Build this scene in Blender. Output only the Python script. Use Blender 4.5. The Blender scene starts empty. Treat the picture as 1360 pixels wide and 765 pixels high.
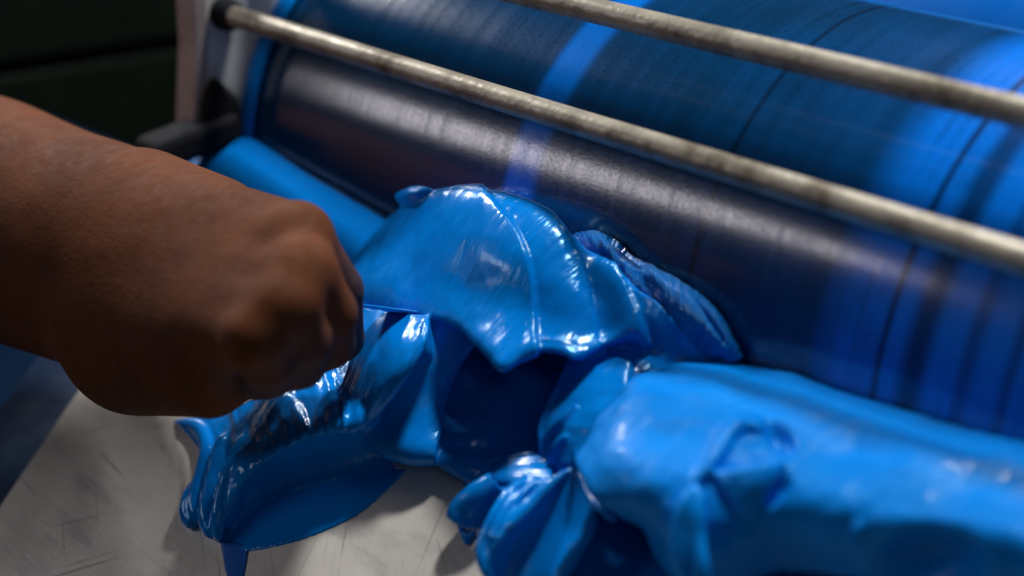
import bpy, math, random
import numpy as np
from mathutils import Matrix, Vector

# ------------------------------------------------------------------ camera / light / exposure
scene = bpy.context.scene
col = scene.collection
random.seed(4)
F = 2005.0                                        # focal length in photo pixels (1360 wide)
M = np.array([[0.69338574, 0.29464466, -0.65757185],
              [0.72056659, -0.28353022, 0.63276725],
              [0.0, -0.9125761, -0.40890692]])    # camera (right, down, forward) -> world
C0 = np.array([0.0, -0.49364545, 0.24251633])     # camera position; the big roller's axis is y = z = 0
RR = 0.10395                                      # big roller radius

cam = bpy.data.cameras.new('camera')
cam.sensor_width = 36.0
cam.lens = F * 36.0 / 1360.0
cam.clip_start = 0.01
cam.clip_end = 50.0
cam.dof.use_dof = True
cam.dof.focus_distance = 0.585
cam.dof.aperture_fstop = 3.4
camo = bpy.data.objects.new('camera', cam)
col.objects.link(camo)
mw = Matrix.Identity(4)
for i in range(3):
    mw[i][0] = M[i, 0]
    mw[i][1] = -M[i, 1]
    mw[i][2] = -M[i, 2]
    mw[i][3] = C0[i]
camo.matrix_world = mw
scene.camera = camo

world = bpy.data.worlds.new('World')
scene.world = world
world.use_nodes = True
world.node_tree.nodes['Background'].inputs[0].default_value = (0.55, 0.68, 0.85, 1)
world.node_tree.nodes['Background'].inputs[1].default_value = 0.02

def area(name, loc, target, size, size_y, power, colour):
    l = bpy.data.lights.new(name, 'AREA')
    l.shape = 'RECTANGLE'
    l.size = size
    l.size_y = size_y
    l.energy = power
    l.color = colour
    o = bpy.data.objects.new(name, l)
    col.objects.link(o)
    o.location = loc
    d = Vector(target) - Vector(loc)
    o.rotation_euler = d.to_track_quat('-Z', 'Y').to_euler()
    return o

area('room_light', (0.75, -0.75, 0.95), (-0.42, -0.10, 0.0), 1.0, 0.8, 0.8, (0.88, 0.95, 1.0))
area('rear_lamp', (-0.40, 0.30, 1.32), (-0.40, -0.15, 0.0), 0.16, 0.16, 20, (1.0, 0.98, 0.96))
area('tongue_light', (-0.55, 0.64, 1.10), (-0.40, -0.15, 0.0), 0.12, 0.12, 9, (1.0, 0.98, 0.96))  # added light from behind, brightens the ink tongue under the hand
sheen = area('long_sheen_light', (-1.5, -1.50, 0.77), (-0.33, -0.10, 0.04), 1.5, 0.20, 6.0, (0.98, 0.91, 0.98))
zx = Vector((0, -1.12, 0.70)).normalized()                       # added strip light, not a window; tilted to lay its reflection along the roller
zz = (Vector(sheen.location) - Vector((-0.33, -0.10, 0.04))).normalized()
zz = (zz - zx * zz.dot(zx)).normalized()
sheen.rotation_euler = Matrix((zx, zz.cross(zx), zz)).transposed().to_euler()
area('glint_light', (-1.45, 0.00, 0.66), (-0.42, -0.16, 0.0), 0.14, 0.14, 9, (1.0, 0.96, 0.95))  # small added light, mounted on nothing, for glints on the ink

scene.view_settings.view_transform = 'Standard'
scene.view_settings.look = 'None'
scene.view_settings.exposure = 0.0
scene.view_settings.gamma = 1.0

# ------------------------------------------------------------------ pixel helpers (direction only; the distance comes from what is touched)
PS, PZ = 0.6, -0.012                              # apron plate: slope and height at the roller
def ray(x, y):
    d = M @ np.array([x - 680.0, y - 382.5, F])
    return d / np.linalg.norm(d)
def t_plate(d):
    n = np.array([0, -PS, 1.0])
    den = n @ d
    if den > -1e-4:
        return 9.0
    return (PZ + PS * 0.104 - n @ C0) / den
def t_roll(d, r=RR):
    A = d[1] ** 2 + d[2] ** 2
    B = C0[1] * d[1] + C0[2] * d[2]
    k = B * B - A * (C0[1] ** 2 + C0[2] ** 2 - r * r)
    return 9.0 if k < 0 else (-B - math.sqrt(k)) / A
def lift(x, y, l):
    """point seen at (x, y), l millimetres in front of the plate or roller there"""
    d = ray(x, y)
    return C0 + d * (min(t_plate(d), t_roll(d)) - l * 0.001)
def above(x, y, h):
    """point seen at (x, y) on the sheet lying h millimetres above the apron plate"""
    d = ray(x, y)
    n = np.array([0, -PS, 1.0])
    return C0 + d * ((PZ + PS * 0.104 + h * 0.001 - n @ C0) / (n @ d))
def fwd(x, y, mm):
    """point seen at (x, y) at a depth of mm in front of the camera"""
    return C0 + M @ (np.array([x - 680.0, y - 382.5, F]) / F * mm * 0.001)
def on_x(x, y, X):
    d = ray(x, y)
    return C0 + d * (X - C0[0]) / d[0]
def on_shell(x, y, r):
    d = ray(x, y)
    return C0 + d * t_roll(d, r)

# ------------------------------------------------------------------ materials
def new_mat(name):
    m = bpy.data.materials.new(name)
    m.use_nodes = True
    nt = m.node_tree
    return m, nt, nt.nodes['Principled BSDF']
def N(nt, typ, **kw):
    n = nt.nodes.new(typ)
    for k, v in kw.items():
        if k == 'op':
            n.operation = v
        elif hasattr(n, k) and k not in ('inputs',):
            setattr(n, k, v)
    return n
def noise(nt, vec, scale, detail=4, rough=0.55, mapping=None, dist=0.0):
    if mapping is not None:
        mp = nt.nodes.new('ShaderNodeMapping')
        mp.inputs['Scale'].default_value = mapping
        nt.links.new(vec, mp.inputs['Vector'])
        vec = mp.outputs[0]
    n = nt.nodes.new('ShaderNodeTexNoise')
    n.inputs['Scale'].default_value = scale
    n.inputs['Detail'].default_value = detail
    n.inputs['Roughness'].default_value = rough
    n.inputs['Distortion'].default_value = dist
    nt.links.new(vec, n.inputs['Vector'])
    return n.outputs['Fac']
def ramp(nt, fac, stops, interp='LINEAR'):
    r = nt.nodes.new('ShaderNodeValToRGB')
    r.color_ramp.interpolation = interp
    e = r.color_ramp.elements
    while len(e) < len(stops):
        e.new(0.5)
    for k, (p, c) in zip(e, stops):
        k.position = p
        k.color = (c, c, c, 1) if not hasattr(c, '__len__') else (*c, 1)
    nt.links.new(fac, r.inputs[0])
    return r.outputs[0]
def mix(nt, fac, a, b):
    n = nt.nodes.new('ShaderNodeMix')
    n.data_type = 'RGBA'
    for s, v in ((0, fac), (6, a), (7, b)):
        if hasattr(v, 'links'):
            nt.links.new(v, n.inputs[s])
        elif hasattr(v, '__len__'):
            n.inputs[s].default_value = (*v, 1)
        else:
            n.inputs[s].default_value = v
    return n.outputs[2]
def math_n(nt, op, a, b=0.5):
    n = nt.nodes.new('ShaderNodeMath')
    n.operation = op
    for s, v in ((0, a), (1, b)):
        if hasattr(v, 'links'):
            nt.links.new(v, n.inputs[s])
        else:
            n.inputs[s].default_value = v
    return n.outputs[0]
def maprange(nt, v, a, b, c=0.0, d=1.0):
    n = nt.nodes.new('ShaderNodeMapRange')
    nt.links.new(v, n.inputs[0])
    for i, k in enumerate((a, b, c, d)):
        n.inputs[i + 1].default_value = k
    return n.outputs[0]
def bump(nt, bsdf, h, strength, dist, prev=None):
    b = nt.nodes.new('ShaderNodeBump')
    b.inputs['Strength'].default_value = strength
    b.inputs['Distance'].default_value = dist
    nt.links.new(h, b.inputs['Height'])
    if prev is not None:
        nt.links.new(prev, b.inputs['Normal'])
    nt.links.new(b.outputs[0], bsdf.inputs['Normal'])
    return b.outputs[0]
def tex(nt, what='Object'):
    return nt.nodes.new('ShaderNodeTexCoord').outputs[what]

INK = (0.0, 0.192, 0.72)
def ink_mat(name, streak=None, amount=0.35, rough=0.17, colour=INK, wipe=0.0):
    m, nt, b = new_mat(name)
    o = tex(nt)
    uv = tex(nt, 'UV')
    c = mix(nt, noise(nt, o, 28, 3), tuple(0.82 * k for k in colour), (colour[0], colour[1] * 1.25, colour[2] * 1.08))
    nt.links.new(c, b.inputs['Base Color'])
    b.inputs['Roughness'].default_value = rough
    b.inputs['IOR'].default_value = 1.40
    b.inputs['Specular IOR Level'].default_value = 0.5 if rough < 0.3 else 0.28
    r = maprange(nt, noise(nt, o, 60, 4), 0.3, 0.7, rough - 0.06, rough + 0.08)
    nt.links.new(r, b.inputs['Roughness'])
    p = bump(nt, b, noise(nt, o, 90, 3, 0.45), 0.12, 0.002)
    if streak:
        s = noise(nt, uv, 1.0, 5, 0.6, streak)
        p = bump(nt, b, s, amount, 0.004, p)
    if wipe:                                             # drag lines left by the knife
        p = bump(nt, b, noise(nt, o, 1.0, 4, 0.6, (210, 22, 30)), wipe, 0.004, p)
    b.inputs['Specular Tint'].default_value = (0.25, 0.72, 1.0, 1)
    b.inputs['Coat Weight'].default_value = 0.22 if rough < 0.3 else 0.04
    b.inputs['Coat Roughness'].default_value = 0.10
    return m
MAT = {}
MAT['ink'] = ink_mat('blue_ink', (6, 26, 1), 0.18)
MAT['ink_comb'] = ink_mat('combed_blue_ink', (4, 46, 1), 0.75, 0.16)
MAT['ink_soft'] = ink_mat('settled_blue_ink', (4, 12, 1), 0.06, 0.42)
MAT['ink_paste'] = ink_mat('folded_blue_ink', None, 0, 0.18, wipe=0.30)
MAT['ink_hood'] = ink_mat('smooth_hood_ink', (4, 40, 1), 0.05, 0.22)
MAT['ink_mound'] = ink_mat('smeared_blue_ink', None, 0, 0.44, wipe=0.14)
MAT['ink_back'] = ink_mat('rolled_out_blue_ink', None, 0, 0.4, (0.0, 0.11, 0.50))
MAT['ink_frill'] = ink_mat('rippled_blue_ink', (60, 3, 1), 0.7, 0.2)

def roller_mat():
    m, nt, b = new_mat('inked_steel_roller')
    uv = tex(nt, 'UV')                                  # u = metres along the axis + 1, v = metres round the drum
    sep = nt.nodes.new('ShaderNodeSeparateXYZ')
    nt.links.new(uv, sep.inputs[0])
    x = maprange(nt, sep.outputs[0], 0.38, 0.90)        # X -0.62 .. -0.10
    P = lambda X: (X + 0.62) / 0.52
    blot = noise(nt, uv, 26, 5, 0.6)
    fine = noise(nt, uv, 700, 3, 0.6)
    rings = noise(nt, uv, 1.0, 5, 0.65, (170, 3.5, 1))
    c = ramp(nt, x, [(0.0, (0.0, 0.024, 0.075)), (P(-.50), (0.0, 0.028, 0.085)), (P(-.42), (0.001, 0.027, 0.085)), (P(-.34), (0.0, 0.028, 0.088)),
                     (P(-.262), (0.0, 0.040, 0.145)), (P(-.247), (0.0, 0.15, 0.68)), (1.0, (0.0, 0.16, 0.70))])
    thick = math_n(nt, 'ADD', maprange(nt, rings, 0.3, 0.7, -0.5, 0.5), maprange(nt, blot, 0.3, 0.7, -0.5, 0.5))
    thick = math_n(nt, 'ADD', thick, maprange(nt, fine, 0.3, 0.7, -0.25, 0.25))
    w = ramp(nt, x, [(0.0, 0.08), (P(-.46), 0.15), (P(-.30), 0.5), (1.0, 0.3)])
    k = math_n(nt, 'MULTIPLY', maprange(nt, thick, 0.0, 0.9), w)
    c = mix(nt, k, c, (0.0, 0.055, 0.22))
    k2 = maprange(nt, thick, 0.0, -0.9)
    c = mix(nt, math_n(nt, 'MULTIPLY', k2, 0.6), c, (0.001, 0.014, 0.04))
    # the clear blue band and the dark score rings
    band = ramp(nt, x, [(0, 0), (P(-.4170), 0), (P(-.4130), 1), (P(-.4010), 1), (P(-.396), 0)])
    band = math_n(nt, 'MULTIPLY', band, maprange(nt, blot, 0.25, 0.6, 0.6, 0.95))
    c = mix(nt, band, c, (0.0, 0.13, 0.56))
    def ring(X, w_, col_, s_=1.0, cc=c):
        q = ramp(nt, x, [(0, 0), (P(X - w_), 0), (P(X - w_ * 0.4), 1), (P(X + w_ * 0.4), 1), (P(X + w_), 0)])
        return mix(nt, math_n(nt, 'MULTIPLY', q, s_), cc, col_)
    c = ring(-.2345, .0015, (0.0, 0.003, 0.012), 1.0, c)
    c = ring(-.2215, .0060, (0.0, 0.02, 0.08), 0.85, c)
    c = ring(-.204, .0035, (0.0, 0.02, 0.09), 0.6, c)
    c = ring(-.315, .0007, (0.0, 0.004, 0.014), 0.8, c)
    c = ring(-.190, .0020, (0.0, 0.02, 0.09), 0.6, c)
    nt.links.new(c, b.inputs['Base Color'])
    b.inputs['IOR'].default_value = 1.62
    rg = math_n(nt, 'ADD', maprange(nt, rings, 0.3, 0.7, 0.12, 0.18), maprange(nt, fine, 0.3, 0.7, -0.02, 0.05))
    nt.links.new(rg, b.inputs['Roughness'])
    sp = math_n(nt, 'ADD', maprange(nt, rings, 0.3, 0.7, 0.62, 0.38), maprange(nt, fine, 0.3, 0.7, 0.10, -0.10))
    nt.links.new(sp, b.inputs['Specular IOR Level'])
    bump(nt, b, rings, 0.06, 0.001, bump(nt, b, fine, 0.05, 0.0005))
    return m
MAT['roller'] = roller_mat()

def steel_plate_mat():
    m, nt, b = new_mat('scratched_steel')
    o = tex(nt)
    big = noise(nt, o, 9, 4)
    c = mix(nt, ramp(nt, big, [(0.3, 0), (0.7, 1)]), (0.64, 0.61, 0.55), (0.84, 0.81, 0.73))
    smear = ramp(nt, noise(nt, o, 16, 6, 0.65, (1, 3, 3)), [(0.52, 0), (0.72, 0.55)])
    c = mix(nt, smear, c, (0.17, 0.20, 0.25))
    scr = None
    for ang, sc, thr in ((0.5, 30, 0.62), (-0.7, 24, 0.63), (1.15, 34, 0.63), (0.1, 40, 0.64), (0.85, 60, 0.62)):
        mp = nt.nodes.new('ShaderNodeMapping')
        mp.inputs['Rotation'].default_value = (0, 0, ang)
        nt.links.new(o, mp.inputs['Vector'])
        k = ramp(nt, noise(nt, mp.outputs[0], sc, 3, 0.5, (0.35, 14, 0.0)), [(thr, 0), (thr + 0.06, 1)])
        brk = ramp(nt, noise(nt, mp.outputs[0], 14 + sc * 0.3, 2), [(0.5, 0), (0.62, 1)])
        k = math_n(nt, 'MULTIPLY', k, brk)
        scr = k if scr is None else math_n(nt, 'MAXIMUM', scr, k)
    c = mix(nt, math_n(nt, 'MULTIPLY', scr, 0.45), c, (0.14, 0.13, 0.13))
    nt.links.new(c, b.inputs['Base Color'])
    b.inputs['Metallic'].default_value = 0.35
    nt.links.new(maprange(nt, noise(nt, o, 40, 5), 0.3, 0.7, 0.32, 0.48), b.inputs['Roughness'])
    g = noise(nt, o, 60, 4, 0.6, (1, 12, 1))
    bump(nt, b, scr, -0.4, 0.0006, bump(nt, b, g, 0.12, 0.0006))
    return m
MAT['plate'] = steel_plate_mat()

def simple(name, colour, rough=0.5, metal=0.0, var=0.3, scale=40, bmp=0.15, dirt=None, dirt_at=(0.5, 0.7)):
    m, nt, b = new_mat(name)
    o = tex(nt)
    c = mix(nt, noise(nt, o, scale, 5, 0.6), tuple(k * (1 - var) for k in colour), tuple(min(1, k * (1 + var)) for k in colour))
    if dirt:
        c = mix(nt, ramp(nt, noise(nt, o, scale * 0.5, 6, 0.65), [(dirt_at[0], 0), (dirt_at[1], 1)]), c, dirt)
    nt.links.new(c, b.inputs['Base Color'])
    b.inputs['Metallic'].default_value = metal
    nt.links.new(maprange(nt, noise(nt, o, scale * 2, 4), 0.3, 0.7, rough - 0.08, rough + 0.1), b.inputs['Roughness'])
    bump(nt, b, noise(nt, o, scale * 4, 4), bmp, 0.001)
    return m
MAT['rod'] = simple('worn_steel_rod', (0.33, 0.305, 0.25), 0.50, 0.75, 0.3, 90, 0.25, (0.10, 0.085, 0.06), (0.46, 0.66))
MAT['cheek'] = simple('stained_grey_plate', (0.62, 0.63, 0.61), 0.6, 0.0, 0.10, 30, 0.1, (0.25, 0.24, 0.23), (0.58, 0.8))
MAT['cheek_edge'] = simple('bare_plate_edge', (0.42, 0.35, 0.32), 0.5, 0.2, 0.2, 60, 0.1)
MAT['grime'] = simple('ink_stained_iron', (0.006, 0.008, 0.012), 0.85, 0.0, 0.4, 60, 0.3, (0.018, 0.016, 0.017), (0.5, 0.7))
MAT['green'] = simple('dark_green_enamel', (0.0035, 0.0072, 0.0042), 0.6, 0.0, 0.25, 18, 0.05)
MAT['navy'] = simple('dark_blue_enamel', (0.006, 0.022, 0.060), 0.4, 0.0, 0.4, 20, 0.05, (0.0, 0.07, 0.22), (0.58, 0.72))
MAT['handle'] = simple('stained_wood_handle', (0.035, 0.035, 0.04), 0.55, 0.0, 0.3, 60, 0.2, (0.01, 0.05, 0.13), (0.5, 0.62))
for k_, v_ in (('green', 0.10), ('grime', 0.15), ('navy', 0.25)):
    MAT[k_].node_tree.nodes['Principled BSDF'].inputs['Specular IOR Level'].default_value = v_
def film_mat():
    m, nt, b = new_mat('thin_ink_film')
    o = tex(nt)
    c = mix(nt, noise(nt, o, 60, 4), (0.02, 0.12, 0.42), (0.0, 0.14, 0.66))
    nt.links.new(c, b.inputs['Base Color'])
    b.inputs['Roughness'].default_value = 0.3
    return m
MAT['film'] = film_mat()

def skin_mat():
    m, nt, b = new_mat('brown_skin')
    o = tex(nt)
    at = nt.nodes.new('ShaderNodeAttribute')
    at.attribute_name = 'stain'
    c = mix(nt, ramp(nt, noise(nt, o, 26, 4, 0.6), [(0.35, 0), (0.65, 1)]), (0.068, 0.019, 0.0062), (0.112, 0.033, 0.0100))
    c = mix(nt, ramp(nt, noise(nt, o, 110, 4, 0.6), [(0.45, 0), (0.7, 0.35)]), c, (0.085, 0.036, 0.02))
    st = math_n(nt, 'MULTIPLY', at.outputs['Fac'], maprange(nt, noise(nt, o, 90, 5), 0.3, 0.6, 0.5, 1.0))
    c = mix(nt, st, c, (0.012, 0.030, 0.060))
    nt.links.new(c, b.inputs['Base Color'])
    nt.links.new(maprange(nt, noise(nt, o, 200, 3), 0.3, 0.7, 0.72, 0.88), b.inputs['Roughness'])
    b.inputs['Specular IOR Level'].default_value = 0.16
    b.inputs['Subsurface Weight'].default_value = 0.06
    b.inputs['Subsurface Radius'].default_value = (0.006, 0.002, 0.001)
    v = nt.nodes.new('ShaderNodeTexVoronoi')
    v.inputs['Scale'].default_value = 520
    nt.links.new(o, v.inputs['Vector'])
    p = bump(nt, b, v.outputs['Distance'], 0.14, 0.0006)
    p = bump(nt, b, noise(nt, o, 1.0, 4, 0.6, (60, 210, 160)), 0.12, 0.0015, p)
    p = bump(nt, b, noise(nt, o, 45, 4, 0.5), 0.16, 0.004, p)
    return m
MAT['skin'] = skin_mat()
MAT['nail'] = simple('fingernail', (0.22, 0.11, 0.075), 0.35, 0.0, 0.1, 80, 0.05)

# ------------------------------------------------------------------ mesh helpers
def make(name, verts, faces, mat, parent=None, smooth=True, uvs=None):
    me = bpy.data.meshes.new(name)
    verts = np.asarray(verts, float)
    org = verts.mean(0) if parent is None else np.zeros(3)
    me.from_pydata((verts - org).tolist(), [], faces if isinstance(faces, list) else faces.tolist())
    if uvs is not None:
        ul = me.uv_layers.new(name='UVMap')
        vi = np.zeros(len(me.loops), dtype=np.int32)
        me.loops.foreach_get('vertex_index', vi)
        ul.data.foreach_set('uv', np.asarray(uvs, np.float32)[vi].ravel())
    me.materials.append(MAT[mat])
    if smooth:
        me.polygons.foreach_set('use_smooth', [True] * len(me.polygons))
    me.update()
    o = bpy.data.objects.new(name, me)
    col.objects.link(o)
    o.location = org.tolist()
    o.matrix_world = Matrix.Translation(org.tolist())
    if parent:
        o.parent = parent
        o.matrix_parent_inverse = parent.matrix_world.inverted()
    return o
def tag(o, label, cat=None, group=None, kind=None):
    o['label'] = label
    if cat:
        o['category'] = cat
    if group:
        o['group'] = group
    if kind:
        o['kind'] = kind
    return o
def empty(name, loc):
    o = bpy.data.objects.new(name, None)
    o.empty_display_size = 0.02
    col.objects.link(o)
    o.location = [float(k) for k in loc]
    o.matrix_world = Matrix.Translation(o.location)
    return o
def box_xform(name, c, ax, ay, az, mat, parent=None, bev=0.0015):
    """box about c with half-axis vectors ax, ay, az, bevelled"""
    c, ax, ay, az = (np.asarray(k, float) for k in (c, ax, ay, az))
    v = [c + i * ax + j * ay + k * az for i in (-1, 1) for j in (-1, 1) for k in (-1, 1)]
    f = [(0, 1, 3, 2), (4, 6, 7, 5), (0, 4, 5, 1), (2, 3, 7, 6), (0, 2, 6, 4), (1, 5, 7, 3)]
    o = make(name, v, f, mat, parent, smooth=False)
    b = o.modifiers.new('bevel', 'BEVEL')
    b.width = bev
    b.segments = 3
    return o
def prism(name, poly, x0, x1, mat, parent=None, bev=0.001):
    """(y, z) outline extruded along x"""
    n = len(poly)
    v = [(x0, y, z) for y, z in poly] + [(x1, y, z) for y, z in poly]
    f = [tuple(range(n - 1, -1, -1)), tuple(range(n, 2 * n))] + [(i, (i + 1) % n, n + (i + 1) % n, n + i) for i in range(n)]
    o = make(name, v, f, mat, parent, smooth=False)
    b = o.modifiers.new('bevel', 'BEVEL')
    b.width = bev
    b.segments = 2
    return o
def lathe_x(name, prof, yc, zc, mat, parent=None, n=192):
    """profile of (x, r) turned about the line y=yc, z=zc; uv in metres"""
    prof = np.array(prof, float)
    th = np.linspace(0, 2 * math.pi, n + 1)
    V, U = [], []
    for x, r in prof:
        for t in th:
            V.append((x, yc - r * math.cos(t), zc + r * math.sin(t)))
            U.append((x + 1.0, t * max(r, .02)))
    k = n + 1
    fc = [(i * k + j, (i + 1) * k + j, (i + 1) * k + j + 1, i * k + j + 1) for i in range(len(prof) - 1) for j in range(n)]
    return make(name, V, fc, mat, parent, True, U)

def catmull(P, n):
    """resample along axis 0 through every control point"""
    P = np.asarray(P, float)
    m = len(P)
    t = np.linspace(0, m - 1, n)
    i = np.clip(t.astype(int), 0, m - 2)
    f = (t - i).reshape(-1, *([1] * (P.ndim - 1)))
    Q = np.concatenate([(2 * P[:1] - P[1:2]), P, (2 * P[-1:] - P[-2:-1])])
    a, b, c, d = Q[i], Q[i + 1], Q[i + 2], Q[i + 3]
    return 0.5 * ((2 * b) + (c - a) * f + (2 * a - 5 * b + 4 * c - d) * f ** 2 + (3 * b - a - 3 * c + d) * f ** 3)

# smooth lattice noise
_rng = np.random.default_rng(11)
_T = _rng.random((64, 64, 64))
def vnoise(P, s):
    q = np.asarray(P) * s
    i = np.floor(q).astype(int)
    f = q - i
    f = f * f * (3 - 2 * f)
    r = 0
    for dx in (0, 1):
        for dy in (0, 1):
            for dz in (0, 1):
                w = (f[..., 0] if dx else 1 - f[..., 0]) * (f[..., 1] if dy else 1 - f[..., 1]) * (f[..., 2] if dz else 1 - f[..., 2])
                r = r + w * _T[(i[..., 0] + dx) % 64, (i[..., 1] + dy) % 64, (i[..., 2] + dz) % 64]
    return r - 0.5

def sheet(name, grid, mat, parent, thick=4.0, nu=70, nv=60, rough=1.0, comb=0.0, comb_axis=1, combs=30, rim=0.12, pw=0.5, dents=(), creases=()):
    """a slab of ink: control rows of (px, py, lift) -> smooth surface with a rounded rim and real thickness"""
    def place(p):
        if p[0] == 'b':                                  # on a sheet above the plate, and on along the roller
            return above(*p[1:4]) + np.array([p[4] if len(p) > 4 else 0.0, 0, 0])
        return lift(*p)
    G = np.array([[place(p) for p in row] for row in grid])
    S = catmull(G, nu)
    S = catmull(S.transpose(1, 0, 2), nv).transpose(1, 0, 2)
    du = np.gradient(S, axis=0)
    dv = np.gradient(S, axis=1)
    n = np.cross(du, dv)
    n /= np.linalg.norm(n, axis=2, keepdims=True) + 1e-12
    if (n * (C0 - S)).sum() < 0:
        n = -n
    a = np.linspace(0, 1, nu)[:, None] * np.ones((1, nv))
    b = np.linspace(0, 1, nv)[None] * np.ones((nu, 1))
    e = np.minimum(np.minimum(a, 1 - a), np.minimum(b, 1 - b)) / rim
    e = np.clip(e, 0, 1)
    e = (1 - (1 - e) ** 2) ** pw
    disp = rough * (vnoise(S, 45) * 2.2 + vnoise(S + 3.1, 110) * 0.9 + vnoise(S + 1.7, 260) * 0.35)
    if comb:
        k = (b if comb_axis else a) * combs
        w = (a if comb_axis else b) * 2.2
        st = vnoise(np.stack([k, w, 0 * k + combs], 2), 1.0) + 0.5 * vnoise(np.stack([k * 2.3, w * 1.3, 0 * k + 5], 2), 1.0)
        disp = disp + comb * st
    if len(dents) or len(creases):
        vc = (S - C0) @ M
        qx = 680 + F * vc[..., 0] / vc[..., 2]
        qy = 382.5 + F * vc[..., 1] / vc[..., 2]
        for (cx, cy, rx, ry, ang, dep) in dents:
            ca, sa_ = math.cos(ang), math.sin(ang)
            ex = ((qx - cx) * ca + (qy - cy) * sa_) / rx
            ey = (-(qx - cx) * sa_ + (qy - cy) * ca) / ry
            disp = disp - dep * np.exp(-(ex * ex + ey * ey) ** 2)
        for (poly_, h_, dec) in creases:
            pp = catmull(np.array(poly_, float), 60)
            best = np.full(qx.shape, 1e9)
            side = np.zeros(qx.shape)
            for A_, B_ in zip(pp[:-1], pp[1:]):
                ab = B_ - A_
                tt = np.clip(((qx - A_[0]) * ab[0] + (qy - A_[1]) * ab[1]) / (ab @ ab), 0, 1)
                ox, oy = qx - A_[0] - tt * ab[0], qy - A_[1] - tt * ab[1]
                d2 = np.hypot(ox, oy)
                m_ = d2 < best
                best = np.where(m_, d2, best)
                side = np.where(m_, np.sign(ab[0] * oy - ab[1] * ox), side)
            disp = disp + h_ * np.where(side > 0, np.exp(-best / dec) * np.clip(best / 2.0, 0, 1), -0.25 * np.exp(-best / 5.0))
    T = S + n * (disp * np.clip(e * 1.5, 0, 1) * 0.001)[..., None]
    Bk = S - n * (thick * 0.001 * e)[..., None]
    V = np.concatenate([T.reshape(-1, 3), Bk.reshape(-1, 3)])
    idx = np.arange(nu * nv).reshape(nu, nv)
    q = np.stack([idx[:-1, :-1], idx[1:, :-1], idx[1:, 1:], idx[:-1, 1:]], -1).reshape(-1, 4)
    # rim verts shared
    back = idx + nu * nv
    back[0, :], back[-1, :], back[:, 0], back[:, -1] = idx[0, :], idx[-1, :], idx[:, 0], idx[:, -1]
    qb = np.stack([back[:-1, :-1], back[:-1, 1:], back[1:, 1:], back[1:, :-1]], -1).reshape(-1, 4)
    fn = np.cross(T[1, 0] - T[0, 0], T[0, 1] - T[0, 0])
    mid = (nu // 2, nv // 2)
    fn = np.cross(T[mid[0] + 1, mid[1]] - T[mid], T[mid[0], mid[1] + 1] - T[mid])
    faces = np.concatenate([q, qb])
    if fn @ n[mid] < 0:
        faces = faces[:, ::-1]
    uv = np.stack([a, b], -1).reshape(-1, 2)
    o = make(name, V, faces, mat, parent, True, np.concatenate([uv, uv]))
    return o

def rope(name, pts, mat, parent, n=70, m=20, rough=1.0, flat=1.0):
    """a rounded ridge of ink: (px, py, lift, radius mm)"""
    P = np.array([[*lift(p[0], p[1], p[2]), p[3] * 0.001] for p in pts])
    S = catmull(P, n)
    c, r = S[:, :3], np.clip(S[:, 3], 0.0002, 1)
    r = r * np.sqrt(np.clip(np.minimum(np.linspace(0, 1, n), np.linspace(1, 0, n)) / 0.08 + 0.02, 0, 1))
    t = np.gradient(c, axis=0)
    t /= np.linalg.norm(t, axis=1, keepdims=True)
    v = C0 - c
    v /= np.linalg.norm(v, axis=1, keepdims=True)
    s = np.cross(t, v)
    s /= np.linalg.norm(s, axis=1, keepdims=True)
    w = np.cross(s, t)
    th = np.linspace(0, 2 * math.pi, m, endpoint=False)
    V = c[:, None] + r[:, None, None] * (np.cos(th)[None, :, None] * s[:, None] + flat * np.sin(th)[None, :, None] * w[:, None])
    nn = (V - c[:, None])
    nn /= np.linalg.norm(nn, axis=2, keepdims=True) + 1e-9
    d = rough * (vnoise(V, 70) * 1.6 + vnoise(V + 2, 190) * 0.7) * 0.001
    V = V + nn * (d * np.clip(r / 0.004, 0, 1)[:, None])[..., None]
    f = [(i * m + j, i * m + (j + 1) % m, (i + 1) * m + (j + 1) % m, (i + 1) * m + j) for i in range(n - 1) for j in range(m)]
    f += [tuple(range(m - 1, -1, -1)), tuple((n - 1) * m + j for j in range(m))]
    U = np.stack(np.meshgrid(np.linspace(0, 1, n), np.linspace(0, 1, m), indexing='ij'), -1).reshape(-1, 2)
    return make(name, V.reshape(-1, 3), f, mat, parent, True, U)

def fuse(name, objs, mat, parent, voxel=.0009, it=2):
    """pieces of one lump of paste run together into a single continuous skin"""
    V, Fc, off = [], [], 0
    for o in objs:
        me = o.data
        co = np.empty(len(me.vertices) * 3)
        me.vertices.foreach_get('co', co)
        V.append(co.reshape(-1, 3))
        Fc += [tuple(off + k for k in p.vertices) for p in me.polygons]
        off += len(me.vertices)
        bpy.data.objects.remove(o)
        bpy.data.meshes.remove(me)
    me = bpy.data.meshes.new(name)
    me.from_pydata(np.concatenate(V).tolist(), [], Fc)
    o = bpy.data.objects.new(name, me)
    col.objects.link(o)
    r_ = o.modifiers.new('remesh', 'REMESH')
    r_.mode = 'VOXEL'
    r_.voxel_size = voxel
    r_.use_smooth_shade = True
    s_ = o.modifiers.new('smooth', 'SMOOTH')
    s_.factor = 0.5
    s_.iterations = it
    dg = bpy.context.evaluated_depsgraph_get()
    me2 = bpy.data.meshes.new_from_object(o.evaluated_get(dg))
    o.modifiers.clear()
    o.data = me2
    me2.name = name
    me2.materials.clear()
    me2.materials.append(MAT[mat])
    me2.polygons.foreach_set('use_smooth', [True] * len(me2.polygons))
    bpy.data.meshes.remove(me)
    o.parent = parent
    o.matrix_parent_inverse = parent.matrix_world.inverted()
    return o

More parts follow.
